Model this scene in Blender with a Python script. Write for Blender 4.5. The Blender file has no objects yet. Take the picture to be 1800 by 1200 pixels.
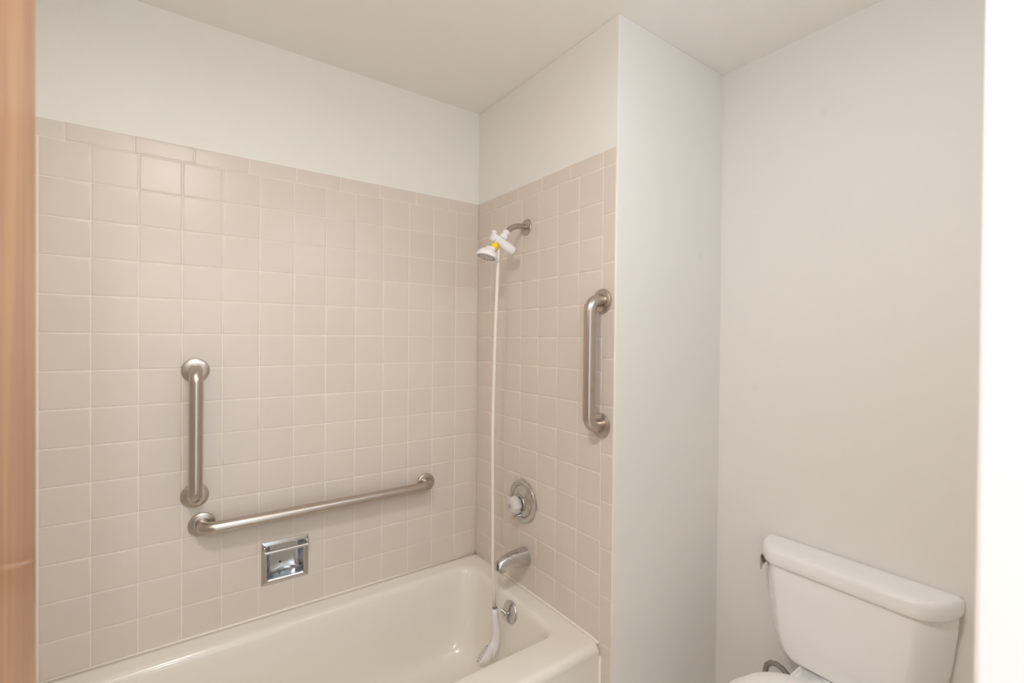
import bpy, math, random
from mathutils import Vector, Matrix
random.seed(7)
S = bpy.context.scene
COL = S.collection

# ------------------------------------------------------------------ camera
CAM = Vector((-1.11365, -1.83018, 1.39237))
FW = Vector((0.58104, 0.81383, -0.008836)); RT = Vector((0.81387, -0.58098, 0.009032)); UP = Vector((-0.002217, 0.012439, 0.99992))
cd = bpy.data.cameras.new('camera'); cam = bpy.data.objects.new('camera', cd); COL.objects.link(cam)
cam.matrix_world = Matrix(((RT.x, UP.x, -FW.x, CAM.x), (RT.y, UP.y, -FW.y, CAM.y), (RT.z, UP.z, -FW.z, CAM.z), (0, 0, 0, 1)))
cd.sensor_width = 36; cd.sensor_fit = 'HORIZONTAL'; cd.lens = 824.93 / 1800 * 36
cd.clip_start = 0.02
cd.dof.use_dof = True; cd.dof.focus_distance = 2.0; cd.dof.aperture_fstop = 4.0
S.camera = cam

# ------------------------------------------------------------------ light
W = bpy.data.worlds.new('daylight'); S.world = W; W.use_nodes = True
bg = W.node_tree.nodes['Background']
bg.inputs['Color'].default_value = (0.86, 0.94, 1.0, 1); bg.inputs['Strength'].default_value = 1.7

def lamp(name, kind, loc, energy, color, size=0.1, rot=(0, 0, 0), sy=None):
    l = bpy.data.lights.new(name, kind); l.energy = energy; l.color = color
    if kind == 'AREA':
        l.size = size
        if sy: l.shape = 'RECTANGLE'; l.size_y = sy
    else: l.shadow_soft_size = size
    o = bpy.data.objects.new(name, l); o.location = loc; o.rotation_euler = rot; COL.objects.link(o); return o
_l = lamp('bathroom_ceiling_lamp', 'AREA', (-1.13, -1.36, 2.318), 12.0, (1.0, 0.965, 0.91), 0.22)
_l.data.shape = 'DISK'
for k in range(3): lamp('fill_lamp', 'POINT', (-.46 + .16 * k, -1.60, 2.03), 1.45, (0.74, 0.89, 1.0), 0.05)  # added fill lights, out of view, to brighten the right-hand walls
lamp('hall_ceiling_lamp', 'POINT', (-1.17, -3.05, 2.26), 20, (0.96, 0.97, 0.97), 0.08)

S.view_settings.view_transform = 'Standard'; S.view_settings.look = 'None'
S.view_settings.gamma = 1; S.view_settings.use_curve_mapping = False
S.view_settings.exposure = 0.06
S.cycles.max_bounces = 14; S.cycles.diffuse_bounces = 8; S.cycles.glossy_bounces = 6; S.cycles.transmission_bounces = 8
S.cycles.adaptive_threshold = 0.02
S.cycles.caustics_reflective = False; S.cycles.caustics_refractive = False
S.cycles.sample_clamp_indirect = 6; S.cycles.use_denoising = True

# ------------------------------------------------------------------ materials
def srgb(r, g, b):
    f = lambda c: (c / 255 / 12.92) if c / 255 <= .04045 else ((c / 255 + .055) / 1.055) ** 2.4
    return (f(r), f(g), f(b), 1)
def mat(name, col, rough=.5, metal=0, bump=0, bscale=60, var=0, vscale=3, trans=0, ior=1.45, coat=0, emit=None, spec=.5, rnd=0, smudges=()):
    m = bpy.data.materials.new(name); m.use_nodes = True; nt = m.node_tree; b = nt.nodes['Principled BSDF']; L = nt.links
    b.inputs['Roughness'].default_value = rough; b.inputs['Metallic'].default_value = metal
    b.inputs['IOR'].default_value = ior; b.inputs['Transmission Weight'].default_value = trans
    b.inputs['Coat Weight'].default_value = coat; b.inputs['Specular IOR Level'].default_value = spec
    geo = nt.nodes.new('ShaderNodeNewGeometry')
    cur = None
    c0 = nt.nodes.new('ShaderNodeRGB'); c0.outputs[0].default_value = col; cur = c0.outputs[0]
    def mulby(cur, facout, lo, hi):
        mr = nt.nodes.new('ShaderNodeMapRange'); mr.inputs['To Min'].default_value = lo; mr.inputs['To Max'].default_value = hi
        L.new(facout, mr.inputs['Value'])
        mx = nt.nodes.new('ShaderNodeVectorMath'); mx.operation = 'SCALE'; L.new(cur, mx.inputs[0]); L.new(mr.outputs[0], mx.inputs['Scale'])
        return mx.outputs[0], mr
    if var:
        n = nt.nodes.new('ShaderNodeTexNoise'); n.inputs['Scale'].default_value = vscale; n.inputs['Detail'].default_value = 3
        L.new(geo.outputs['Position'], n.inputs['Vector']); cur, _ = mulby(cur, n.outputs['Fac'], 1 - var, 1 + var)
    if rnd:
        oi = nt.nodes.new('ShaderNodeObjectInfo'); cur, _ = mulby(cur, oi.outputs['Random'], 1 - rnd, 1 + rnd)
    for (p, r, k) in smudges:
        d = nt.nodes.new('ShaderNodeVectorMath'); d.operation = 'DISTANCE'; L.new(geo.outputs['Position'], d.inputs[0]); d.inputs[1].default_value = p
        cur, mr = mulby(cur, d.outputs['Value'], 1 - k, 1); mr.inputs['From Min'].default_value = r * .4; mr.inputs['From Max'].default_value = r; mr.clamp = True
    L.new(cur, b.inputs['Base Color'])
    if bump:
        n2 = nt.nodes.new('ShaderNodeTexNoise'); n2.inputs['Scale'].default_value = bscale; n2.inputs['Detail'].default_value = 3
        L.new(geo.outputs['Position'], n2.inputs['Vector'])
        bp = nt.nodes.new('ShaderNodeBump'); bp.inputs['Strength'].default_value = bump; bp.inputs['Distance'].default_value = .001
        L.new(n2.outputs['Fac'], bp.inputs['Height']); L.new(bp.outputs[0], b.inputs['Normal'])
    if emit:
        b.inputs['Emission Color'].default_value = emit[0]; b.inputs['Emission Strength'].default_value = emit[1]
    return m
M = {}
M['paint'] = mat('wall_paint', (.81, .80, .775, 1), .55, bump=.25, bscale=220, var=.012, vscale=2.5, spec=.35,
    smudges=[((.45, -.8235, 1.70), .02, .035), ((.5904, -1.17, 2.13), .02, .03), ((.22, -.8235, .60), .02, .03), ((.5904, -.96, 1.22), .018, .03)])
M['ceiling'] = mat('ceiling_paint', (.85, .83, .79, 1), .7, bump=.2, bscale=180, var=.01)
M['tile'] = mat('glazed_tile', (.685, .618, .560, 1), .26, bump=.22, bscale=420, var=.02, vscale=5, rnd=.015, spec=.4)
M['grout'] = mat('grout', (.81, .745, .68, 1), .8, bump=.5, bscale=500, var=.04, vscale=9)
M['caulk'] = mat('caulk', srgb(238, 232, 222), .4, var=.03, vscale=14)
M['tub'] = mat('tub_enamel', (.80, .765, .71, 1), .16, coat=.3, bump=.06, bscale=25, spec=.5)
M['china'] = mat('vitreous_china', (.91, .91, .915, 1), .12, coat=.4, bump=.04, bscale=18)
M['seat'] = mat('seat_plastic', (.92, .91, .89, 1), .25)
M['steel'] = mat('brushed_steel', (.54, .48, .43, 1), .3, 1, bump=.12, bscale=300, var=.04, vscale=30)
M['nickel'] = mat('dull_nickel', (.50, .44, .39, 1), .28, 1)
M['chrome'] = mat('worn_chrome', (.60, .59, .58, 1), .2, 1, var=.05, vscale=40)
M['bright_chrome'] = mat('bright_chrome', (.60, .63, .67, 1), .2, 1)
M['white_plastic'] = mat('white_plastic', srgb(232, 230, 232), .3)
M['grey_plastic'] = mat('grey_plastic', srgb(128, 125, 122), .4)
M['yellow'] = mat('yellow_tape', srgb(245, 205, 20), .5, var=.15, vscale=90)
M['hose'] = mat('cream_vinyl', (.74, .70, .61, 1), .35)
M['acrylic'] = mat('clear_acrylic', (.95, .915, .89, 1), .12, trans=.4, ior=1.46)
M['dark'] = mat('dark_hole', srgb(70, 48, 44), .7)
M['braid'] = mat('grey_braid', srgb(150, 142, 138), .45, .3, bump=.6, bscale=700)
M['white_gloss'] = mat('white_trim_paint', srgb(242, 244, 246), .4, var=.01)
M['vinyl_floor'] = mat('floor_vinyl', srgb(232, 229, 222), .4, var=.08, vscale=12)
M['hall_floor'] = mat('hall_carpet', srgb(225, 222, 215), .9, bump=.6, bscale=300, var=.1, vscale=40)
M['lamp_glass'] = mat('lamp_glass', srgb(255, 250, 240), .4, emit=((1, .97, .92, 1), 2))
M['fill_globe'] = mat('fill_globe_glass', srgb(255, 255, 255), .4, emit=((.92, .97, 1, 1), 4))  # glowing globes of the added fill light bar
def wood():
    m = bpy.data.materials.new('stained_wood'); m.use_nodes = True; nt = m.node_tree; b = nt.nodes['Principled BSDF']; L = nt.links
    b.inputs['Roughness'].default_value = .3; b.inputs['Coat Weight'].default_value = .2
    g = nt.nodes.new('ShaderNodeNewGeometry'); mp = nt.nodes.new('ShaderNodeMapping'); mp.inputs['Scale'].default_value = (14, 14, 1.6)
    L.new(g.outputs['Position'], mp.inputs['Vector'])
    n = nt.nodes.new('ShaderNodeTexNoise'); n.inputs['Scale'].default_value = 1.4; n.inputs['Detail'].default_value = 5; n.inputs['Distortion'].default_value = 1.6
    L.new(mp.outputs[0], n.inputs['Vector'])
    r = nt.nodes.new('ShaderNodeValToRGB'); e = r.color_ramp.elements
    e[0].position = .28; e[0].color = srgb(160, 103, 62); e[1].position = .72; e[1].color = srgb(203, 147, 92)
    k = r.color_ramp.elements.new(.5); k.color = srgb(182, 124, 78)
    L.new(n.outputs['Fac'], r.inputs[0]); L.new(r.outputs[0], b.inputs['Base Color']); return m
M['wood'] = wood()

# ------------------------------------------------------------------ mesh helpers
class MB:
    def __init__(s): s.v = []; s.f = []; s.sm = []
    def add(s, v, f, smooth=False):
        n = len(s.v); s.v += [tuple(a) for a in v]; s.f += [tuple(i + n for i in q) for q in f]; s.sm += [smooth] * len(f); return s
    def box(s, x0, x1, y0, y1, z0, z1):
        v = [(x, y, z) for x in (x0, x1) for y in (y0, y1) for z in (z0, z1)]
        return s.add(v, [(0, 1, 3, 2), (4, 6, 7, 5), (0, 4, 5, 1), (2, 3, 7, 6), (0, 2, 6, 4), (1, 5, 7, 3)])
    def loft(s, rings, smooth=True, cap0=True, cap1=True, closed=True):
        n = len(rings[0]); v = [p for r in rings for p in r]; f = []
        for i in range(len(rings) - 1):
            for j in range(n if closed else n - 1):
                k = (j + 1) % n; f.append((i * n + j, i * n + k, (i + 1) * n + k, (i + 1) * n + j))
        s.add(v, f, smooth)
        if cap0: s.add(rings[0], [tuple(range(n))[::-1]])
        if cap1: s.add(rings[-1], [tuple(range(n))])
        return s
    def tube(s, pts, rad, n=20, caps=True, sm=True):
        pts = [Vector(p) for p in pts]; rad = rad if isinstance(rad, (list, tuple)) else [rad] * len(pts)
        t0 = (pts[1] - pts[0]).normalized(); a = t0.orthogonal().normalized(); rings = []
        for i, p in enumerate(pts):
            t = (pts[min(i + 1, len(pts) - 1)] - pts[max(i - 1, 0)]).normalized()
            a = (a - t * a.dot(t)).normalized(); b = t.cross(a)
            rings.append([p + (a * math.cos(q) + b * math.sin(q)) * rad[i] for q in [2 * math.pi * k / n for k in range(n)]])
        return s.loft(rings, sm, caps, caps)
    def lathe(s, prof, origin, axis, n=40, smooth=True, cap0=False, cap1=True):
        o = Vector(origin); ax = Vector(axis).normalized(); a = ax.orthogonal().normalized(); b = ax.cross(a)
        rings = [[o + ax * h + (a * math.cos(q) + b * math.sin(q)) * r for q in [2 * math.pi * k / n for k in range(n)]] for r, h in prof]
        return s.loft(rings, smooth, cap0, cap1)
    def build(s, name, m, parent=None, sharp=None):
        me = bpy.data.meshes.new(name); me.from_pydata(s.v, [], s.f); me.materials.append(M[m])
        me.polygons.foreach_set('use_smooth', s.sm)
        import bmesh
        bm = bmesh.new(); bm.from_mesh(me); bmesh.ops.remove_doubles(bm, verts=bm.verts, dist=1e-6)
        bmesh.ops.recalc_face_normals(bm, faces=bm.faces); bm.to_mesh(me); bm.free()
        if sharp: me.set_sharp_from_angle(angle=math.radians(sharp))
        o = bpy.data.objects.new(name, me); COL.objects.link(o)
        if parent is not None:
            o.parent = parent; o.matrix_parent_inverse = Matrix.Translation(-Vector(parent.location))
        return o
def thing(name, label, cat, loc, group=None):
    o = bpy.data.objects.new(name, None); COL.objects.link(o); o.location = loc; o.empty_display_size = .05
    o['label'] = label; o['category'] = cat
    if group: o['group'] = group
    return o
def struct(o): o['kind'] = 'structure'; return o
def bev(o, w, seg=3):
    md = o.modifiers.new('bevel', 'BEVEL'); md.width = w; md.segments = seg; md.limit_method = 'ANGLE'; md.angle_limit = math.radians(40)
    for p in o.data.polygons: p.use_smooth = True
    o.data.set_sharp_from_angle(angle=math.radians(60)); return o
def arc(c, a, b, r, n):  # quarter bend from c-a*r.. : points c + ...
    return [Vector(c) + Vector(a) * (-math.cos(t) * r) + Vector(b) * (math.sin(t) * r) for t in [math.pi / 2 * k / n for k in range(n + 1)]]

# ------------------------------------------------------------------ setting
P = .1095; EB = .0047; EF = .0014; ZB = 1.9406; HB = .0523; ZC = 2.4033; RIM = .4119
XW = .5904; YX = -.8235; XL = -1.531; YF = -1.745; YO = -1.865; XJ0 = -1.255; XJ1 = -.589; ZD = 2.03
PW = .004                                # painted wall / tile bed behind the tile faces
SX0, SX1, SZ0, SZ1 = -.8730, -.7190, .5155, .6663     # soap dish frame
hx0, hx1, hz0, hz1 = SX0 + .006, SX1 - .006, SZ0 + .006, SZ1 - .006

struct(MB().box(-1.75, .75, -1.865, .15, -.05, 0).build('floor', 'vinyl_floor'))
struct(MB().box(-1.75, .75, -1.865, .15, ZC, ZC + .06).build('ceiling', 'ceiling'))
b = MB()
b.box(-1.65, hx0, PW, .10, 0, ZC).box(hx1, .12, PW, .10, 0, ZC).box(hx0, hx1, PW, .10, 0, hz0).box(hx0, hx1, PW, .10, hz1, ZC)
wall_back = struct(b.build('wall_back', 'paint'))
wall_alcove = struct(bev(MB().box(PW, .70, YX, .004, 0, ZC).build('wall_alcove', 'paint'), .0025))
wall_right = struct(MB().box(XW, .70, YO, YX + .02, 0, ZC).build('wall_right', 'paint'))
wall_left = struct(MB().box(XL - .12, XL - PW, YO, .02, 0, ZC).build('wall_left', 'paint'))
b = MB().box(-1.65, XJ0 - .03, YO, YF, 0, ZC).box(XJ1 + .02, .62, YO, YF, 0, ZC).box(XJ0 - .03, XJ1 + .02, YO, YF, ZD + .02, ZC)
wall_front = struct(b.build('wall_front', 'paint'))
# white painted jamb on the right of the doorway, with stop and casings
t1 = MB().box(XJ1, XJ1 + .02, YO - .004, YF + .004, 0, ZD).box(XJ1 + .006, XJ1 + .066, YO - .014, YO, 0, ZD + .06)
struct(bev(t1.build('trim_1', 'white_gloss'), .004))
t2 = MB().box(XJ0 - .03, XJ1 + .02, YO - .004, YF + .004, ZD, ZD + .02).box(XJ0 - .06, XJ1 + .066, YO - .014, YO, ZD + .006, ZD + .066)
struct(bev(t2.build('trim_2', 'white_gloss'), .002))
t3 = MB().box(XJ0 - .03, XJ0 - .01, YO - .004, YF + .004, 0, ZD).box(XJ0 - .075, XJ0 - .016, YO - .014, YO, 0, ZD)
struct(bev(t3.build('trim_3', 'wood'), .002))
# open wooden door leaf, hinged at the left jamb
DX = CAM.x - .1740 * .665
dl = struct(bev(MB().box(DX - .035, DX, YF + .012, CAM.y + .665, .012, 2.015).build('door_1', 'wood'), .003))
kn = MB()
for s in (0, 1):
    x0 = DX if s == 0 else DX - .035; d = 1 if s == 0 else -1
    kn.lathe([(.03, 0), (.03, .004), (.012, .008), (.011, .03), (.024, .038), (.027, .048), (.022, .058), (.004, .062)], (x0, CAM.y + .60, .92), (d, 0, 0), 24)
kn.build('door_knob', 'chrome', dl, 40)
for hz in (.25, 1.05, 1.8):
    MB().tube([(DX + .003, YF + .007, hz - .045), (DX + .003, YF + .007, hz + .045)], .006, 10).build('hinge', 'chrome', dl, 40)
# short hall behind the camera
struct(MB().box(-2.6, .9, -4.2, YO, -.05, 0).build('floor_hall', 'hall_floor'))
struct(MB().box(-2.6, .9, -4.2, YO, ZC, ZC + .06).build('ceiling_hall', 'ceiling'))

# ------------------------------------------------------------------ tiles
J = .0024                                  # joint width
def tile_mesh(name, w, h, cut=None, bull=0):
    # slab in local coords: face at n=0 toward -n ; u along width, v up ; cushioned edge
    a, c = w / 2, h / 2; rings = []
    for ins, dep in ((0, .0055), (0, .0014), (.0007, .0005), (.0018, .00008), (.006, 0)):
        rings.append([(-a + ins, dep, -c + ins), (a - ins, dep, -c + ins), (a - ins, dep, c - ins), (-a + ins, dep, c - ins)])
    me = bpy.data.meshes.new(name); b = MB().loft(rings, True, False, True)
    me.from_pydata(b.v, [], b.f); me.materials.append(M['tile']); me.polygons.foreach_set('use_smooth', [True] * len(me.polygons))
    import bmesh
    bm = bmesh.new(); bm.from_mesh(me); bmesh.ops.remove_doubles(bm, verts=bm.verts, dist=1e-6); bmesh.ops.recalc_face_normals(bm, faces=bm.faces); bm.to_mesh(me); bm.free()
    me.set_sharp_from_angle(angle=math.radians(70))
    return me
MESH = {}
def tile(parent, c, w, h, wall, name='tile', jit=1):
    key = (round(w, 4), round(h, 4))
    if key not in MESH: MESH[key] = tile_mesh('tile', w, h)
    o = bpy.data.objects.new(name, MESH[key]); COL.objects.link(o)
    rz = {'back': 0, 'right': -math.pi / 2, 'left': math.pi / 2}[wall]
    o.rotation_euler = (random.gauss(0, .0014) * jit, 0, rz + random.gauss(0, .0014) * jit); o.location = c
    o.parent = parent
    return o
def cut_tile(parent, x0, x1, z0, z1):      # a back wall tile notched round the soap dish
    e = J / 2; x0 += e; x1 -= e; z0 += e; z1 -= e
    xs = sorted({x0, x1, min(max(hx0, x0), x1), min(max(hx1, x0), x1)}); zs = sorted({z0, z1, min(max(hz0, z0), z1), min(max(hz1, z0), z1)})
    import bmesh
    bm = bmesh.new(); vv = {}
    def V(x, z):
        k = (round(x, 6), round(z, 6))
        if k not in vv: vv[k] = bm.verts.new((x, 0, z))
        return vv[k]
    n = 0
    for i in range(len(xs) - 1):
        for j in range(len(zs) - 1):
            cx, cz = (xs[i] + xs[i + 1]) / 2, (zs[j] + zs[j + 1]) / 2
            if xs[i + 1] - xs[i] < 1e-5 or zs[j + 1] - zs[j] < 1e-5 or (hx0 < cx < hx1 and hz0 < cz < hz1): continue
            bm.faces.new([V(xs[i], zs[j]), V(xs[i + 1], zs[j]), V(xs[i + 1], zs[j + 1]), V(xs[i], zs[j + 1])]); n += 1
    if not n: bm.free(); return
    r = bmesh.ops.extrude_face_region(bm, geom=bm.faces[:]); bmesh.ops.translate(bm, vec=(0, .0055, 0), verts=[g for g in r['geom'] if isinstance(g, bmesh.types.BMVert)])
    bmesh.ops.recalc_face_normals(bm, faces=bm.faces); me = bpy.data.meshes.new('tile'); bm.to_mesh(me); bm.free(); me.materials.append(M['tile'])
    o = bpy.data.objects.new('tile', me); COL.objects.link(o); o.parent = parent
# grout beds
G = .0011
g = MB()
for (x0, x1, z0, z1) in ((XL, hx0, .30, ZB + HB - .002), (hx1, 0, .30, ZB + HB - .002), (hx0, hx1, .30, hz0), (hx0, hx1, hz1, ZB + HB - .002)):
    g.box(x0, x1, G, .006, z0, z1)
g.build('grout', 'grout', wall_back)
MB().box(G, .006, YX + .0035, 0, .0, ZB + HB - .002).build('grout', 'grout', wall_alcove)
# back wall
zlow = RIM - .002
for i in range(14):
    xr = -(EB + i * P) - (.0030 if i == 13 else 0); xl = -(EB + (i + 1) * P); xl = max(xl, XL + .001)
    if i == 0: xr = -.001
    for j in range(14):
        zt = ZB - j * P; zb_ = zt - P
        if j == 13: zb_ = zlow
        if xr > hx0 and xl < hx1 and zt > hz0 and zb_ < hz1: cut_tile(wall_back, xl, xr, zb_, zt); continue
        w, h = xr - xl - J, zt - zb_ - J
        tile(wall_back, ((xl + xr) / 2, 0, (zt + zb_) / 2), w, h, 'back')
def border_back():
    # joint x positions measured from the corner, 6 in bullnose pieces
    xs = [-.0005, -.1515, -.3036, -.4581, -.6110, -.7637, -.9140, -1.0690, -1.2203, -1.3741, XL]
    return xs
BX = border_back()
for a, c in zip(BX[:-1], BX[1:]):
    tile(wall_back, ((a + c) / 2, 0, ZB + HB / 2), abs(a - c) - J, HB - J * .6, 'back', 'bullnose_tile', .6)
# faucet wall
YE = -(EF + 7 * P)                        # joint to the vertical bullnose column
for i in range(7):
    yb = -(EF + i * P); yf = yb - P
    if i == 0: yb = -.001
    for j in range(14):
        zt = ZB - j * P; zb_ = zt - P if j < 13 else zlow
        tile(wall_alcove, (0, (yb + yf) / 2, (zt + zb_) / 2), abs(yf - yb) - J, zt - zb_ - J, 'right')
BY = [-.0005, -.1476, -.3007, -.4580, -.6120, YE]

for a, c in zip(BY[:-1], BY[1:]):
    tile(wall_alcove, (0, (a + c) / 2, ZB + HB / 2), abs(a - c) - J, HB - J * .6, 'right', 'bullnose_tile', .6)
EZ = [ZB + HB, ZB - .0015, 1.7865, 1.6330, 1.4806, 1.3275, 1.1760, 1.0225, .8690, .7170, .5646, .4100, .2549, .1020, .004]
for a, c in zip(EZ[:-1], EZ[1:]):
    tile(wall_alcove, (0, (YE + YX + .003) / 2, (a + c) / 2), abs(YX + .003 - YE) - J, abs(a - c) - J, 'right', 'bullnose_tile', .6)
MB().tube([(.0016, YX + .0026, z) for z in (.004, .5, 1.0, 1.5, ZB + HB)], .0021, 8).build('caulk', 'caulk', wall_alcove)
# tiles of the near end wall, outside the photograph: one joined part
lw = MB()
for i in range(7):
    for j in range(14):
        yb, yf = -(EF + i * P) - .001, -(EF + (i + 1) * P) + .001; zt = ZB - j * P - .001; zl = zt - P + .002
        lw.box(XL - .0035, XL, yf, yb, max(zl, zlow), zt)
o = lw.build('tile', 'tile', wall_left); o['kind'] = 'stuff'
MB().box(XL - .0036, XL - .001, YX, 0, RIM, ZB + .05).build('grout', 'grout', wall_left)

# ------------------------------------------------------------------ bathtub
def rrect(x0, x1, y0, y1, r, z, n=8, m=8):
    p = []
    cs = [((x1 - r, y0 + r), -90), ((x1 - r, y1 - r), 0), ((x0 + r, y1 - r), 90), ((x0 + r, y0 + r), 180)]
    for k, ((cx, cy), a0) in enumerate(cs):
        a = [(cx + r * math.cos(math.radians(a0 + 90 * t / n)), cy + r * math.sin(math.radians(a0 + 90 * t / n))) for t in range(n + 1)]
        nx, na = cs[(k + 1) % 4]; nx = (nx[0] + r * math.cos(math.radians(na)), nx[1] + r * math.sin(math.radians(na)))
        p += a + [(a[-1][0] + (nx[0] - a[-1][0]) * t / m, a[-1][1] + (nx[1] - a[-1][1]) * t / m) for t in range(1, m)]
    return [(x, y, z if not callable(z) else z(x, y)) for x, y in p]
TY = -.789
tub = thing('bathtub', 'cream enamel built-in bathtub filling the tiled alcove', 'bathtub', (-.765, -.39, 0))
R = []
for z, f in ((0, 0), (.10, .0), (.20, -.0005), (.30, -.001), (.345, -.001)): R.append(rrect(XL + .001, -.0012, TY + .012 - f, -.0012, .006, z))
for t in range(0, 10):
    a = math.radians(90 * t / 9); rr = .034
    R.append(rrect(XL + .001, -.0012 - .003 * (1 - math.cos(a)), TY + .000 + .012 * (1 - t / 9) ** 2 + rr * (1 - math.cos(a)), -.0012, .006 + .02 * math.sin(a), .3755 + rr * math.sin(a)))
ZL = .402
IN = (XL + .085, -.056, -.655, -.062)      # x0 x1 y0 y1 of the level rim
def mixr(t): return
R.append(rrect(XL + .03, -.020, TY + .075, -.020, .04, .4075))
R.append(rrect(IN[0] - .01, IN[1] + .006, IN[2] - .012, IN[3] + .010, .055, .4050))
prof = [(0, .4035), (.006, .4022), (.012, .3985), (.017, .392), (.020, .383), (.022, .37), (.026, .34), (.034, .28), (.043, .21), (.053, .15), (.063, .118), (.078, .096), (.100, .083), (.13, .078)]
for d, z in prof:
    k = (.4035 - z)
    R.append(rrect(IN[0] + d + k * .62, IN[1] - d - k * .05, IN[2] + d * .9 , IN[3] - d - k * .06, .050 + d * .75, z))
R.append(rrect(IN[0] + .45, IN[1] - .25, IN[2] + .22, IN[3] - .24, .05, .074))
body = MB().loft(R, True, False, True).build('basin', 'tub', tub)
cb = MB()
def bead(pts): cb.tube(pts, .0042, 10)
bead([(XL + .003, -.0016, RIM - .0012), (-.8, -.0016, RIM - .0012), (-.0015, -.0016, RIM - .0012)])
bead([(-.0014, -.002, RIM - .0012), (-.0014, -.4, RIM - .0012), (-.0014, TY + .045, RIM - .0012), (-.0016, TY + .02, RIM - .008)])
bead([(-.0016, TY + .013, .37), (-.0016, TY + .013, .2), (-.0016, TY + .013, .01)])
cb.build('caulk_bead', 'caulk', tub)
dr = MB().lathe([(.034, 0), (.034, .003), (.026, .004), (.022, .002), (.006, .002), (.004, .006), (.001, .006)], (-.24, -.37, .0745), (0, 0, 1), 28)
dr.build('drain', 'chrome', tub, 40)
ov = MB(); AX = Vector((-1, 0, .16)).normalized(); OC = Vector((-.0835, -.392, .3525))
ov.lathe([(.040, -.004), (.0405, .002), (.039, .0045), (.034, .0065), (.02, .008), (.009, .0085)], OC, AX, 36)
op = ov.build('overflow_plate', 'chrome', tub, 35)
tl = MB().lathe([(.0075, .006), (.0075, .021), (.006, .024), (.002, .0245)], OC + Vector((0, .004, -.006)), AX, 18)
q = OC + AX * .018 + Vector((0, .004, -.006))
tl.tube([q, q + Vector((-.008, .010, .009)), q + Vector((-.015, .020, .017))], [.0075, .0065, .0025], 12)
tl.build('trip_lever', 'chrome', op, 40)

# ------------------------------------------------------------------ grab bars
def grab_bar(label, A, B, nrm, proj=.057, r=.0192):
    A, B, nrm = Vector(A), Vector(B), Vector(nrm); d = (B - A).normalized()
    t = thing('grab_bar', label, 'grab bar', A, 'stainless grab bars on the tiled walls')
    rb = .036; p = [A + nrm * .001, A + nrm * (proj - rb)]
    for k in range(1, 9):
        a = math.pi / 2 * k / 8; p.append(A + nrm * (proj - rb + rb * math.sin(a)) + d * rb * (1 - math.cos(a)))
    L = (B - A).length
    for k in range(1, 6): p.append(A + nrm * proj + d * (rb + (L - 2 * rb) * k / 6))
    for k in range(0, 9):
        a = math.pi / 2 * k / 8; p.append(B + nrm * (proj - rb + rb * math.cos(a)) - d * rb * (1 - math.sin(a)))
    p += [B + nrm * .001]
    MB().tube(p, r, 28).build('bar', 'steel', t, 60)
    for C in (A, B):
        MB().lathe([(.0385, 0), (.0385, .004), (.0375, .0065), (.034, .0085), (.026, .0100), (.0225, .0104), (.0215, .0095), (.019, .0095)], C, nrm, 44, cap1=False).build('wall_flange', 'steel', t, 32)
grab_bar('vertical brushed steel grab bar on the back wall, left of the soap dish', (-1.0645, 0, 1.2765), (-1.0655, 0, .8715), (0, -1, 0))
grab_bar('long horizontal brushed steel grab bar above the soap dish', (-1.0460, 0, .7728), (-.2525, 0, .7736), (0, -1, 0))
grab_bar('vertical brushed steel grab bar on the shower-side wall beside the painted corner', (0, -.7705, 1.5120), (0, -.7690, 1.1115), (-1, 0, 0))

# ------------------------------------------------------------------ recessed soap dish
sd = thing('soap_dish', 'recessed square chrome soap dish with towel bar, below the long grab bar', 'soap dish', ((SX0 + SX1) / 2, 0, SZ0))
ox0, ox1, oz0, oz1 = SX0 + .0175, SX1 - .0165, SZ0 + .0165, SZ1 - .0155
def rr2(x0, x1, z0, z1, r, y, n=6):
    p = []
    for (cx, cz), a0 in (((x1 - r, z0 + r), -90), ((x1 - r, z1 - r), 0), ((x0 + r, z1 - r), 90), ((x0 + r, z0 + r), 180)):
        p += [(cx + r * math.cos(math.radians(a0 + 90 * t / n)), y, cz + r * math.sin(math.radians(a0 + 90 * t / n))) for t in range(n + 1)]
    return p
fr = [rr2(SX0, SX1, SZ0, SZ1, .0015, -.0002), rr2(SX0 + .001, SX1 - .001, SZ0 + .001, SZ1 - .001, .0015, -.0022), rr2(SX0 + .006, SX1 - .006, SZ0 + .006, SZ1 - .006, .003, -.0050),
      rr2(ox0 - .003, ox1 + .003, oz0 - .003, oz1 + .003, .008, -.0055), rr2(ox0, ox1, oz0, oz1, .007, -.0035), rr2(ox0 + .001, ox1 - .001, oz0 + .001, oz1 - .001, .007, .004)]
MB().loft(fr, True, False, False).build('frame', 'chrome', sd, 25)
rc = [rr2(ox0 + .001, ox1 - .001, oz0 + .001, oz1 - .001, .007, .004)]
for y, k in ((.02, .002), (.032, .006), (.040, .013), (.044, .022), (.0455, .034)): rc.append(rr2(ox0 + .001 + k, ox1 - .001 - k, oz0 + .001 + k * .9, oz1 - .001 - k * .6, .010 + k * .4, y))
MB().loft(rc, True, False, True).build('recess', 'bright_chrome', sd)
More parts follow.
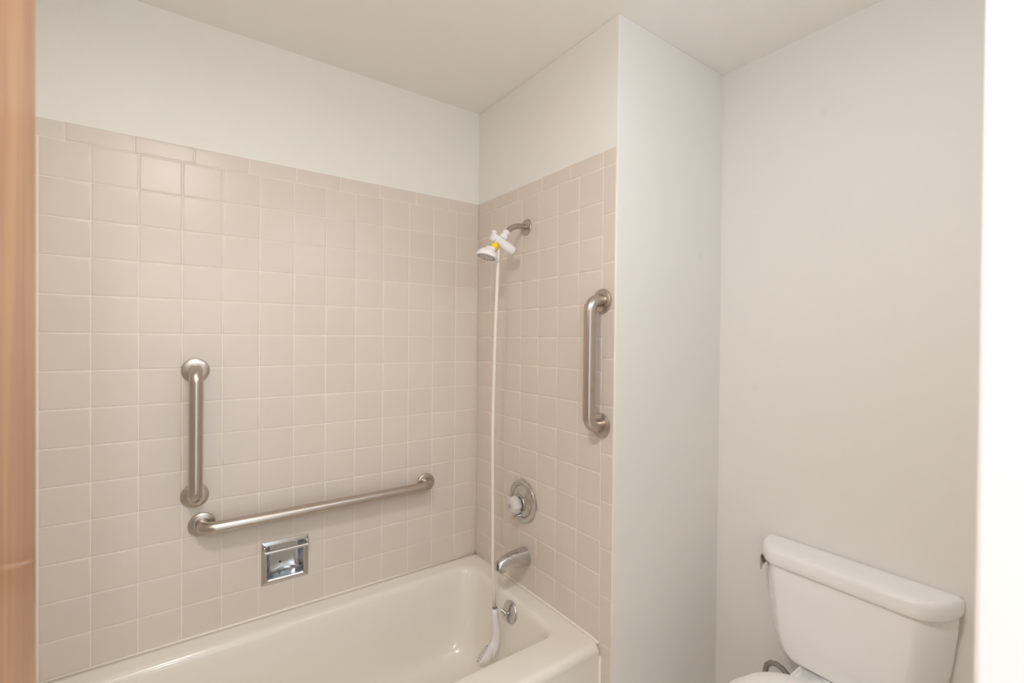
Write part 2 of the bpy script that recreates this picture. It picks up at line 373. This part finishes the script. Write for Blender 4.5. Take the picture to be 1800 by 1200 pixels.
# curved dish shelf at the bottom of the recess
sh = MB(); xm = (ox0 + ox1) / 2; hw = (ox1 - ox0) / 2 - .003; rows = []
for k in range(17):
    u = -1 + 2 * k / 16; yb = .036 * math.sqrt(max(0, 1 - (u * .96) ** 2)) + .002; x = xm + hw * u
    rows.append([(x, .0005, oz0 + .0025), (x, yb, oz0 + .010), (x, yb + .0012, oz0 + .0165), (x, yb + .003, oz0 + .0165), (x, yb + .003, oz0 + .001), (x, .0005, oz0 + .001)])
sh.loft(rows, True).build('shelf', 'bright_chrome', sd, 35)
MB().lathe([(.0034, 0), (.0034, .001), (.0005, .0012)], (xm - .010, .0445, oz0 + .035), (0, -1, 0), 14).build('screw', 'dark', sd)
bz = SZ0 + .1195; BRy = -.018
bb = MB().tube([(SX0 + .011, BRy, bz - .001), (xm, BRy, bz - .001), (SX1 - .004, BRy, bz - .001)], .0068, 16)
bb.build('towel_bar', 'chrome', sd, 50)
for x in (SX0 + .010, SX1 - .006):
    rg = []
    for y, a, c in ((-.0045, .0062, .017), (-.009, .0058, .012), (-.015, .0055, .0075), (-.021, .0045, .0062), (-.0225, .002, .003)):
        rg.append([(x + a * math.cos(t), y, bz + (c - .0065) * .5 + c * math.sin(t)) for t in [2 * math.pi * k / 16 for k in range(16)]])
    MB().loft(rg).build('bar_bracket', 'chrome', sd)

# ------------------------------------------------------------------ shower head on its arm
YS = -.3617
sh_ = thing('shower_head', 'white shower head with yellow tape on a nickel arm, high on the tiled wall', 'shower head', (0, YS, 1.8234))
MB().lathe([(.0315, 0), (.0315, .002), (.030, .0045), (.022, .007), (.0135, .010), (.012, .010)], (0, YS, 1.8234), (-1, 0, 0), 40).build('flange', 'nickel', sh_, 30)
E_ = Vector((-.094, YS, 1.7930))
pa = [(0, YS, 1.8234), (-.02, YS, 1.8234), (-.040, YS, 1.8228), (-.055, YS, 1.8195), (-.068, YS, 1.8130), (-.080, YS, 1.8050), E_]
MB().tube(pa, .0108, 20).build('arm', 'nickel', sh_, 60)
d45 = Vector((-.55, 0, -.835)).normalized(); Ba = Vector((.902, 0, -.431)).normalized()   # outlet direction, valve body axis
Bc = Vector((-.112, YS, 1.7450)); NE = Vector((-.118, YS, 1.757))
MB().lathe([(.0125, -.001), (.0145, .001), (.0145, .012), (.0125, .014), (.0125, .019), (.0150, .021), (.0150, .036)], E_, (NE - E_).normalized(), 24).build('nut', 'white_plastic', sh_, 35)
dv = MB().lathe([(.011, -.056), (.0155, -.053), (.0165, -.046), (.0165, -.040), (.0150, -.038), (.0150, -.035), (.0172, -.033), (.0175, .010), (.0186, .012), (.0190, .046), (.0182, .050), (.0135, .050), (.0130, .040)], Bc, Ba, 30, cap0=True).build('diverter', 'white_plastic', sh_, 35)
MB().lathe([(.0128, 0), (.0128, .006), (.010, .008)], Bc + Ba * .040, Ba, 20).build('cradle_socket', 'grey_plastic', dv, 35)
MB().lathe([(.006, 0), (.0085, .006), (.0105, .009), (.0105, .0135), (.007, .016)], Bc - Ba * .046 + Vector((0, 0, .009)), Vector((.25, -.1, 1)), 18).build('diverter_knob', 'white_plastic', dv, 35)
T0 = Vector((-.1455, YS, 1.7370))
MB().lathe([(.0115, -.004), (.0115, .001), (.0128, .002), (.0128, .0155), (.0115, .0165), (.0105, .02)], T0, d45, 22).build('tape', 'yellow', sh_, 40)
dh = Vector((-.27, .0, -.963)).normalized(); N0 = Vector((-.185, YS, 1.687)) - dh * .0440
hd = MB().tube([T0 + d45 * .015, T0 + d45 * .022, N0 + dh * .012, N0 + dh * .020], [.0105, .0125, .0135, .016], 20).lathe([(.006, .006), (.0135, .008), (.016, .0115), (.019, .014), (.028, .019), (.034, .025), (.0365, .029), (.0385, .034), (.0400, .0385), (.0400, .0425), (.0385, .0445), (.035, .0440)], N0, dh, 40, cap0=True)
hdo = hd.build('spray_head', 'white_plastic', sh_, 32)
FC = N0 + dh * .0440
sf = MB().lathe([(.0352, 0), (.030, -.0015), (.024, -.001), (.0235, .0006), (.014, .0006), (.0135, -.001), (.007, -.001), (.0065, .0008), (.0005, .0010)], FC, dh, 36).build('spray_face', 'white_plastic', hdo, 32)
nz = MB(); a = dh.orthogonal().normalized(); c = dh.cross(a)
for rr, n in ((.031, 26), (.0265, 20), (.0185, 16), (.010, 8)):
    for k in range(n):
        q = 2 * math.pi * (k + .5 * (rr > .03)) / n; p0 = FC + (a * math.cos(q) + c * math.sin(q)) * rr
        nz.lathe([(.0014, -.001), (.0011, .0022), (.0004, .0023)], p0, dh, 6)
no = nz.build('nozzle', 'grey_plastic', hdo); no['kind'] = 'stuff'
sd_ = (Vector((1, -.1, 0)) - dh * dh.x).normalized()
lv = MB(); q0 = N0 + dh * .040 + sd_ * .036
lv.tube([q0, q0 + sd_ * .010, q0 + sd_ * .021], [.0042, .0036, .0024], 10).build('spray_lever', 'white_plastic', hdo)

# ------------------------------------------------------------------ hand shower hanging into the tub
hs = thing('hand_shower', 'white hand shower hanging into the tub on a long cream hose', 'hand shower', (-.134, YS, .366))
hp0 = Vector((-.1300, YS + .004, 1.7230))
ctl = [hp0 + Vector((0, 0, .010)), hp0, (-.1335, YS, 1.654), (-.1385, YS, 1.53), (-.1435, YS, 1.376), (-.1480, YS, 1.20), (-.1500, YS, 1.035), (-.1490, YS, .88), (-.1465, YS, .735), (-.1450, YS, .56), (-.1400, YS, .43), (-.1345, YS, .368)]
ctl = [Vector(p) for p in ctl]; hp = []
for i in range(1, len(ctl) - 2):
    p0, p1, p2, p3 = ctl[i - 1:i + 3]
    for k in range(6):
        t = k / 6; hp.append(.5 * ((2 * p1) + (p2 - p0) * t + (2 * p0 - 5 * p1 + 4 * p2 - p3) * t * t + (3 * p1 - p0 - 3 * p2 + p3) * t ** 3))
hp.append(ctl[-2]); hp.append(ctl[-1])
MB().tube(hp, .0068, 14).build('hose', 'hose', hs)
MB().lathe([(.0085, -.003), (.0092, 0), (.0092, .003)], (-.1344, YS, .3720), (0, 0, -1), 18, cap0=True).build('hose_collar', 'grey_plastic', hs, 40)
hd_pts = [(-.1343, .3690, .0098), (-.1325, .348, .0112), (-.1290, .318, .0135), (-.1265, .290, .0148), (-.1262, .265, .0150), (-.1282, .246, .0158), (-.1335, .230, .0178), (-.1420, .2165, .0205), (-.152, .2075, .0230), (-.162, .203, .024)]
MB().tube([(x, YS, z) for x, z, r in hd_pts], [r for x, z, r in hd_pts], 24).build('handle', 'white_plastic', hs)
HC = Vector((-.1725, YS - .001, .2010)); hn = Vector((-.535, .54, .56)).normalized()
hh = MB().lathe([(.004, -.022), (.016, -.0205), (.027, -.015), (.0345, -.008), (.0385, -.001), (.0400, .005), (.0405, .009), (.0385, .0108), (.036, .0108)], HC, hn, 40, cap0=True).build('spray_head', 'white_plastic', hs, 40)
MB().lathe([(.0362, .0100), (.034, .0140), (.025, .0158), (.012, .0166), (.0005, .0168)], HC, hn, 36).build('spray_face', 'grey_plastic' if 0 else 'white_plastic', hh, 50)
n2 = MB(); a = hn.orthogonal().normalized(); c = hn.cross(a)
for rr, n in ((.030, 20), (.020, 14), (.010, 8)):
    for k in range(n):
        q = 2 * math.pi * k / n; n2.lathe([(.0014, 0), (.001, .003), (.0003, .0031)], HC + hn * .0145 + (a * math.cos(q) + c * math.sin(q)) * rr, hn, 6)
no = n2.build('nozzle', 'grey_plastic', hh); no['kind'] = 'stuff'

# ------------------------------------------------------------------ mixing valve
mv = thing('mixing_valve', 'round chrome shower valve with a clear acrylic knob, above the tub spout', 'shower valve', (0, -.358, .749))
VC = Vector((0, -.358, .7490)); X_ = Vector((-1, 0, 0))
MB().lathe([(.0825, 0), (.0828, .004), (.0805, .009), (.0745, .0125), (.068, .0135), (.0630, .0120), (.0600, .0085)], VC, X_, 56, cap1=False).build('escutcheon', 'chrome', mv, 30)
# raised bell that leans to the knob
rg = []
for k, (r, h) in enumerate([(.0605, .0080), (.0590, .0105), (.054, .0140), (.048, .0172), (.043, .0195), (.0400, .0206), (.0385, .0210), (.030, .0212)]):
    t = min(1, (h - .008) / .012); cc = VC + Vector((0, -.001 * t, -.008 * t))
    rg.append([cc + X_ * h + Vector((0, r * math.cos(q), r * math.sin(q))) for q in [2 * math.pi * j / 48 for j in range(48)]])
MB().loft(rg, True, False, True).build('bell', 'chrome', mv, 35)
KC = VC + Vector((-.020, -.001, -.008))
MB().lathe([(.030, -.001), (.0345, .001), (.0345, .006), (.026, .0085)], KC, X_, 28).build('knob_collar', 'chrome', mv, 35)
kb = []
for r, h in ((.024, .008), (.0320, .010), (.0352, .017), (.0358, .026), (.0335, .036), (.0280, .0435), (.018, .0475), (.006, .048)):
    kb.append([KC + X_ * h + Vector((0, math.cos(q), math.sin(q))) * (r * (1 - .085 * (r / .032) * (.5 - .5 * math.cos(8 * q)))) for q in [2 * math.pi * j / 64 for j in range(64)]])
kn_ = MB().loft(kb, True).build('knob', 'acrylic', mv)
MB().lathe([(.008, 0), (.008, .003), (.001, .0034)], KC + X_ * .0472, X_, 18).build('knob_button', 'chrome', kn_, 40)
MB().lathe([(.009, .007), (.009, .032), (.004, .036)], KC, X_, 16).build('knob_core', 'white_plastic', kn_, 40)
lp = VC + Vector((-.010, .001, -.053))
MB().tube([lp, lp + Vector((-.012, 0, 0)), lp + Vector((-.024, 0, -.001)), lp + Vector((-.034, 0, -.002)), lp + Vector((-.038, 0, -.002))], [.0055, .0055, .0042, .0032, .0018], 14).build('stop_lever', 'chrome', mv, 50)

# ------------------------------------------------------------------ tub spout
sp = thing('tub_spout', 'chrome bathtub spout on the tiled wall, above the rim', 'tub spout', (0, -.372, .535))
SECT = [(0.0, .5350, .0350, .0355), (-.004, .5350, .0348, .0355), (-.035, .5370, .0315, .0325), (-.070, .5390, .0275, .0275), (-.096, .5370, .0245, .0235), (-.112, .5310, .0255, .0215), (-.124, .5290, .0215, .0200), (-.1315, .5275, .0150, .0160)]
rg = []
for x, zc, hh_, hw_ in SECT:
    ring = []
    for j in range(40):
        q = 2 * math.pi * j / 40; cq, sq = math.cos(q), math.sin(q); e = 2 / 3.0
        yy = math.copysign(abs(cq) ** e, cq) * hw_ * (1 - .16 * max(0, sq)); zz = math.copysign(abs(sq) ** (2 / 2.4), sq) * hh_
        ring.append((x, -.372 + yy, zc + zz))
    rg.append(ring)
MB().loft(rg).build('body', 'chrome', sp, 40)
MB().lathe([(.013, 0), (.0135, .012), (.011, .012), (.0105, .004)], (-.110, -.372, .5165), (0, 0, -1), 24).build('outlet', 'chrome', sp, 40)

# ------------------------------------------------------------------ toilet
YT = -1.2715
to = thing('toilet', 'white toilet with tapered tank against the right wall', 'toilet', (.30, YT, 0))
def plan(w, f, xf, xb, z, n=14, e=1.5, m=10):
    def q(sgn):
        p = []
        for k in range(n + 1):
            a = math.pi / 2 * k / n
            p.append((xb - (xb - xf) * math.sin(a) ** (2 / e), YT + sgn * (f + (w - f) * math.cos(a) ** (2 / e)), z))
        return p
    A = q(1); B = q(-1)[::-1]
    mid = [(A[-1][0], A[-1][1] + (B[0][1] - A[-1][1]) * t / m, z) for t in range(1, m)]
    back = [(xb, B[-1][1] + (A[0][1] - B[-1][1]) * t / 4, z) for t in range(1, 4)]
    return A + mid + B + back
XB = .578
tk = [plan(.13, .08, .487, XB - .03, .3745), plan(.150, .100, .474, XB - .012, .3755), plan(.168, .113, .4685, XB - .004, .3790), plan(.186, .126, .4665, XB, .387), plan(.200, .136, .4660, XB, .399), plan(.212, .145, .4655, XB, .42),
      plan(.222, .153, .465, XB, .455), plan(.230, .159, .465, XB, .50), plan(.237, .165, .4645, XB, .56), plan(.242, .170, .464, XB, .61), plan(.2450, .174, .464, XB, .660), plan(.2430, .172, .466, XB, .6630), plan(.2380, .168, .471, XB, .6635), plan(.236, .166, .474, XB, .680)]
MB().loft(tk).build('tank', 'china', to, 60)
ld = [plan(.2460, .171, .4600, XB + .004, .6665, e=1.9), plan(.2500, .171, .4545, XB + .008, .6672, e=1.9), plan(.2525, .171, .4525, XB + .009, .6705, e=1.9), plan(.2530, .171, .4510, XB + .009, .684, e=1.9), plan(.2525, .171, .4510, XB + .009, .700, e=1.9), plan(.2505, .170, .4525, XB + .009, .7080, e=1.9), plan(.2455, .167, .4575, XB + .007, .7135, e=1.9),
      plan(.238, .16, .468, XB + .002, .7155, e=1.9), plan(.20, .13, .50, XB - .02, .7165, e=1.9)]
MB().loft(ld).build('tank_lid', 'china', to, 50)
# flush lever on the far end of the tank
fl = MB()
rg = []
for k, (x, y, hh_, t_) in enumerate([(.552, -1.035, .010, .006), (.545, -1.030, .014, .007), (.530, -1.028, .018, .008), (.512, -1.030, .021, .008), (.495, -1.036, .022, .007), (.484, -1.043, .019, .005), (.479, -1.048, .012, .003)]):
    rg.append([(x + .9 * t_ * math.cos(q), y + .8 * t_ * math.cos(q), .640 + .002 * k * 0 + hh_ * math.copysign(abs(math.sin(q)) ** .7, math.sin(q))) for q in [2 * math.pi * j / 20 for j in range(20)]])
fl.loft(rg); fl.tube([(.536, -1.060, .640), (.536, -1.030, .640)], .008, 14)
fl.build('flush_lever', 'steel', to, 60)
# bowl
bw = []
def egg(x0, x1, w, z, n=40, flat=0):
    xc = x1 - w * .9 if x1 - w * .9 > x0 else (x0 + x1) / 2; p = []
    for j in range(n):
        q = 2 * math.pi * j / n; c_, s_ = math.cos(q), math.sin(q)
        L = (x1 - xc) if c_ > 0 else (xc - x0); e = (2 / 3.2) if c_ > 0 else 1
        p.append((xc + L * math.copysign(abs(c_) ** e, c_), YT + w * math.copysign(abs(s_) ** (e if c_ > 0 else 1), s_), z))
    return p
for a_ in ((-.02, .50, .105, 0), (-.015, .495, .10, .03), (.02, .48, .088, .09), (.02, .46, .092, .16), (-.04, .44, .125, .24), (-.10, .42, .160, .31), (-.128, .40, .178, .355), (-.13, .395, .180, .370), (-.12, .385, .172, .376)): bw.append(egg(*a_))
MB().loft(bw).build('bowl', 'china', to, 50)
MB().loft([rrect(.34, .50, YT - .100, YT + .100, .02, .30), rrect(.33, .505, YT - .104, YT + .1035, .02, .36), rrect(.33, .505, YT - .104, YT + .1035, .02, .369), rrect(.334, .501, YT - .100, YT + .0995, .018, .3738)]).build('deck', 'china', to, 50)
def seatring(x0, x1, w, z, n=56):
    xc = .17; p = []
    for j in range(n):
        q = 2 * math.pi * j / n; c_, s_ = math.cos(q), math.sin(q)
        if c_ > 0: p.append((xc + (x1 - xc) * math.copysign(abs(c_) ** .62, c_), YT + w * math.copysign(abs(s_) ** .62, s_) * (1 - .22 * ((abs(c_) ** .62)) ** 3), z))
        else: p.append((xc + (xc - x0) * c_, YT + w * s_, z))
    return p
MB().loft([seatring(-.135, .360, .176, .377), seatring(-.14, .363, .180, .380), seatring(-.14, .363, .180, .386), seatring(-.136, .360, .177, .3885)]).build('seat', 'seat', to, 50)
MB().loft([seatring(-.135, .378, .160, .389), seatring(-.140, .384, .163, .392), seatring(-.140, .384, .163, .3985), seatring(-.133, .378, .158, .4025), seatring(-.10, .33, .13, .4055), seatring(-.02, .26, .07, .4065)]).build('seat_lid', 'seat', to, 50)
for y in (YT - .07, YT + .07):
    MB().box(.372, .392, y - .016, y + .016, .370, .3865).build('hinge', 'seat', to)
sl = [(.52, -1.045, .16), (.52, -1.043, .22), (.52, -1.044, .262), (.52, -1.049, .288), (.52, -1.062, .3030), (.52, -1.080, .3085), (.52, -1.099, .3040), (.52, -1.117, .293), (.52, -1.135, .275), (.52, -1.152, .262), (.522, -1.170, .258), (.525, -1.188, .268), (.53, -1.198, .295), (.53, -1.20, .33), (.53, -1.20, .374)]
sl = [Vector(p) for p in sl]
MB().tube(sl, .0085, 14).build('supply_hose', 'braid', to)
MB().tube([(.588, -1.045, .15), (.51, -1.045, .15)], .009, 14).lathe([(.022, 0), (.022, .003), (.010, .008)], (.5895, -1.045, .15), (-1, 0, 0), 22).lathe([(.011, -.002), (.011, .02), (.008, .024)], (.52, -1.045, .145), (0, 0, 1), 16).lathe([(.006, 0), (.006, .01), (.016, .012), (.016, .02), (.01, .022)], (.51, -1.045, .15), (-1, 0, 0), 16).build('shutoff_valve', 'chrome', to, 35)

# ------------------------------------------------------------------ ceiling lamps and an added fill light bar
def dome(name, label, x, y, z):
    t = thing(name, label, 'ceiling lamp', (x, y, z))
    MB().lathe([(.15, 0), (.15, .014), (.143, .018)], (x, y, z), (0, 0, -1), 40).build('base', 'white_gloss', t, 40)
    MB().lathe([(.140, .014), (.138, .03), (.125, .05), (.095, .066), (.05, .074), (.003, .076)], (x, y, z), (0, 0, -1), 40).build('glass_shade', 'lamp_glass', t)
dome('ceiling_lamp', 'round frosted dome lamp on the bathroom ceiling above the doorway', -1.13, -1.36, ZC)
dome('ceiling_lamp', 'round frosted dome lamp on the hall ceiling outside the door', -1.17, -3.05, ZC)

vl = thing('fill_light_bar', 'added fill light bar with three globes, out of view beside the doorway', 'fill light', (-.145, YF, 1.98))  # invented fixture that holds the fill lights for the right side
bev(MB().box(-.54, -.06, YF + .001, YF + .014, 1.98, 2.08).build('backplate', 'chrome', vl), .006)
for k in range(3):
    x = -.46 + .16 * k
    MB().lathe([(.022, 0), (.024, .022), (.020, .03)], (x, YF + .012, 2.03), (0, 1, 0), 24).build('socket', 'chrome', vl, 40)
    MB().lathe([(.018, .026)] + [(.048 * math.sin(a), .075 - .048 * math.cos(a)) for a in [math.pi * (.13 + .87 * j / 12) for j in range(13)]], (x, YF + .012, 2.03), (0, 1, 0), 24).build('fill_globe', 'fill_globe', vl)
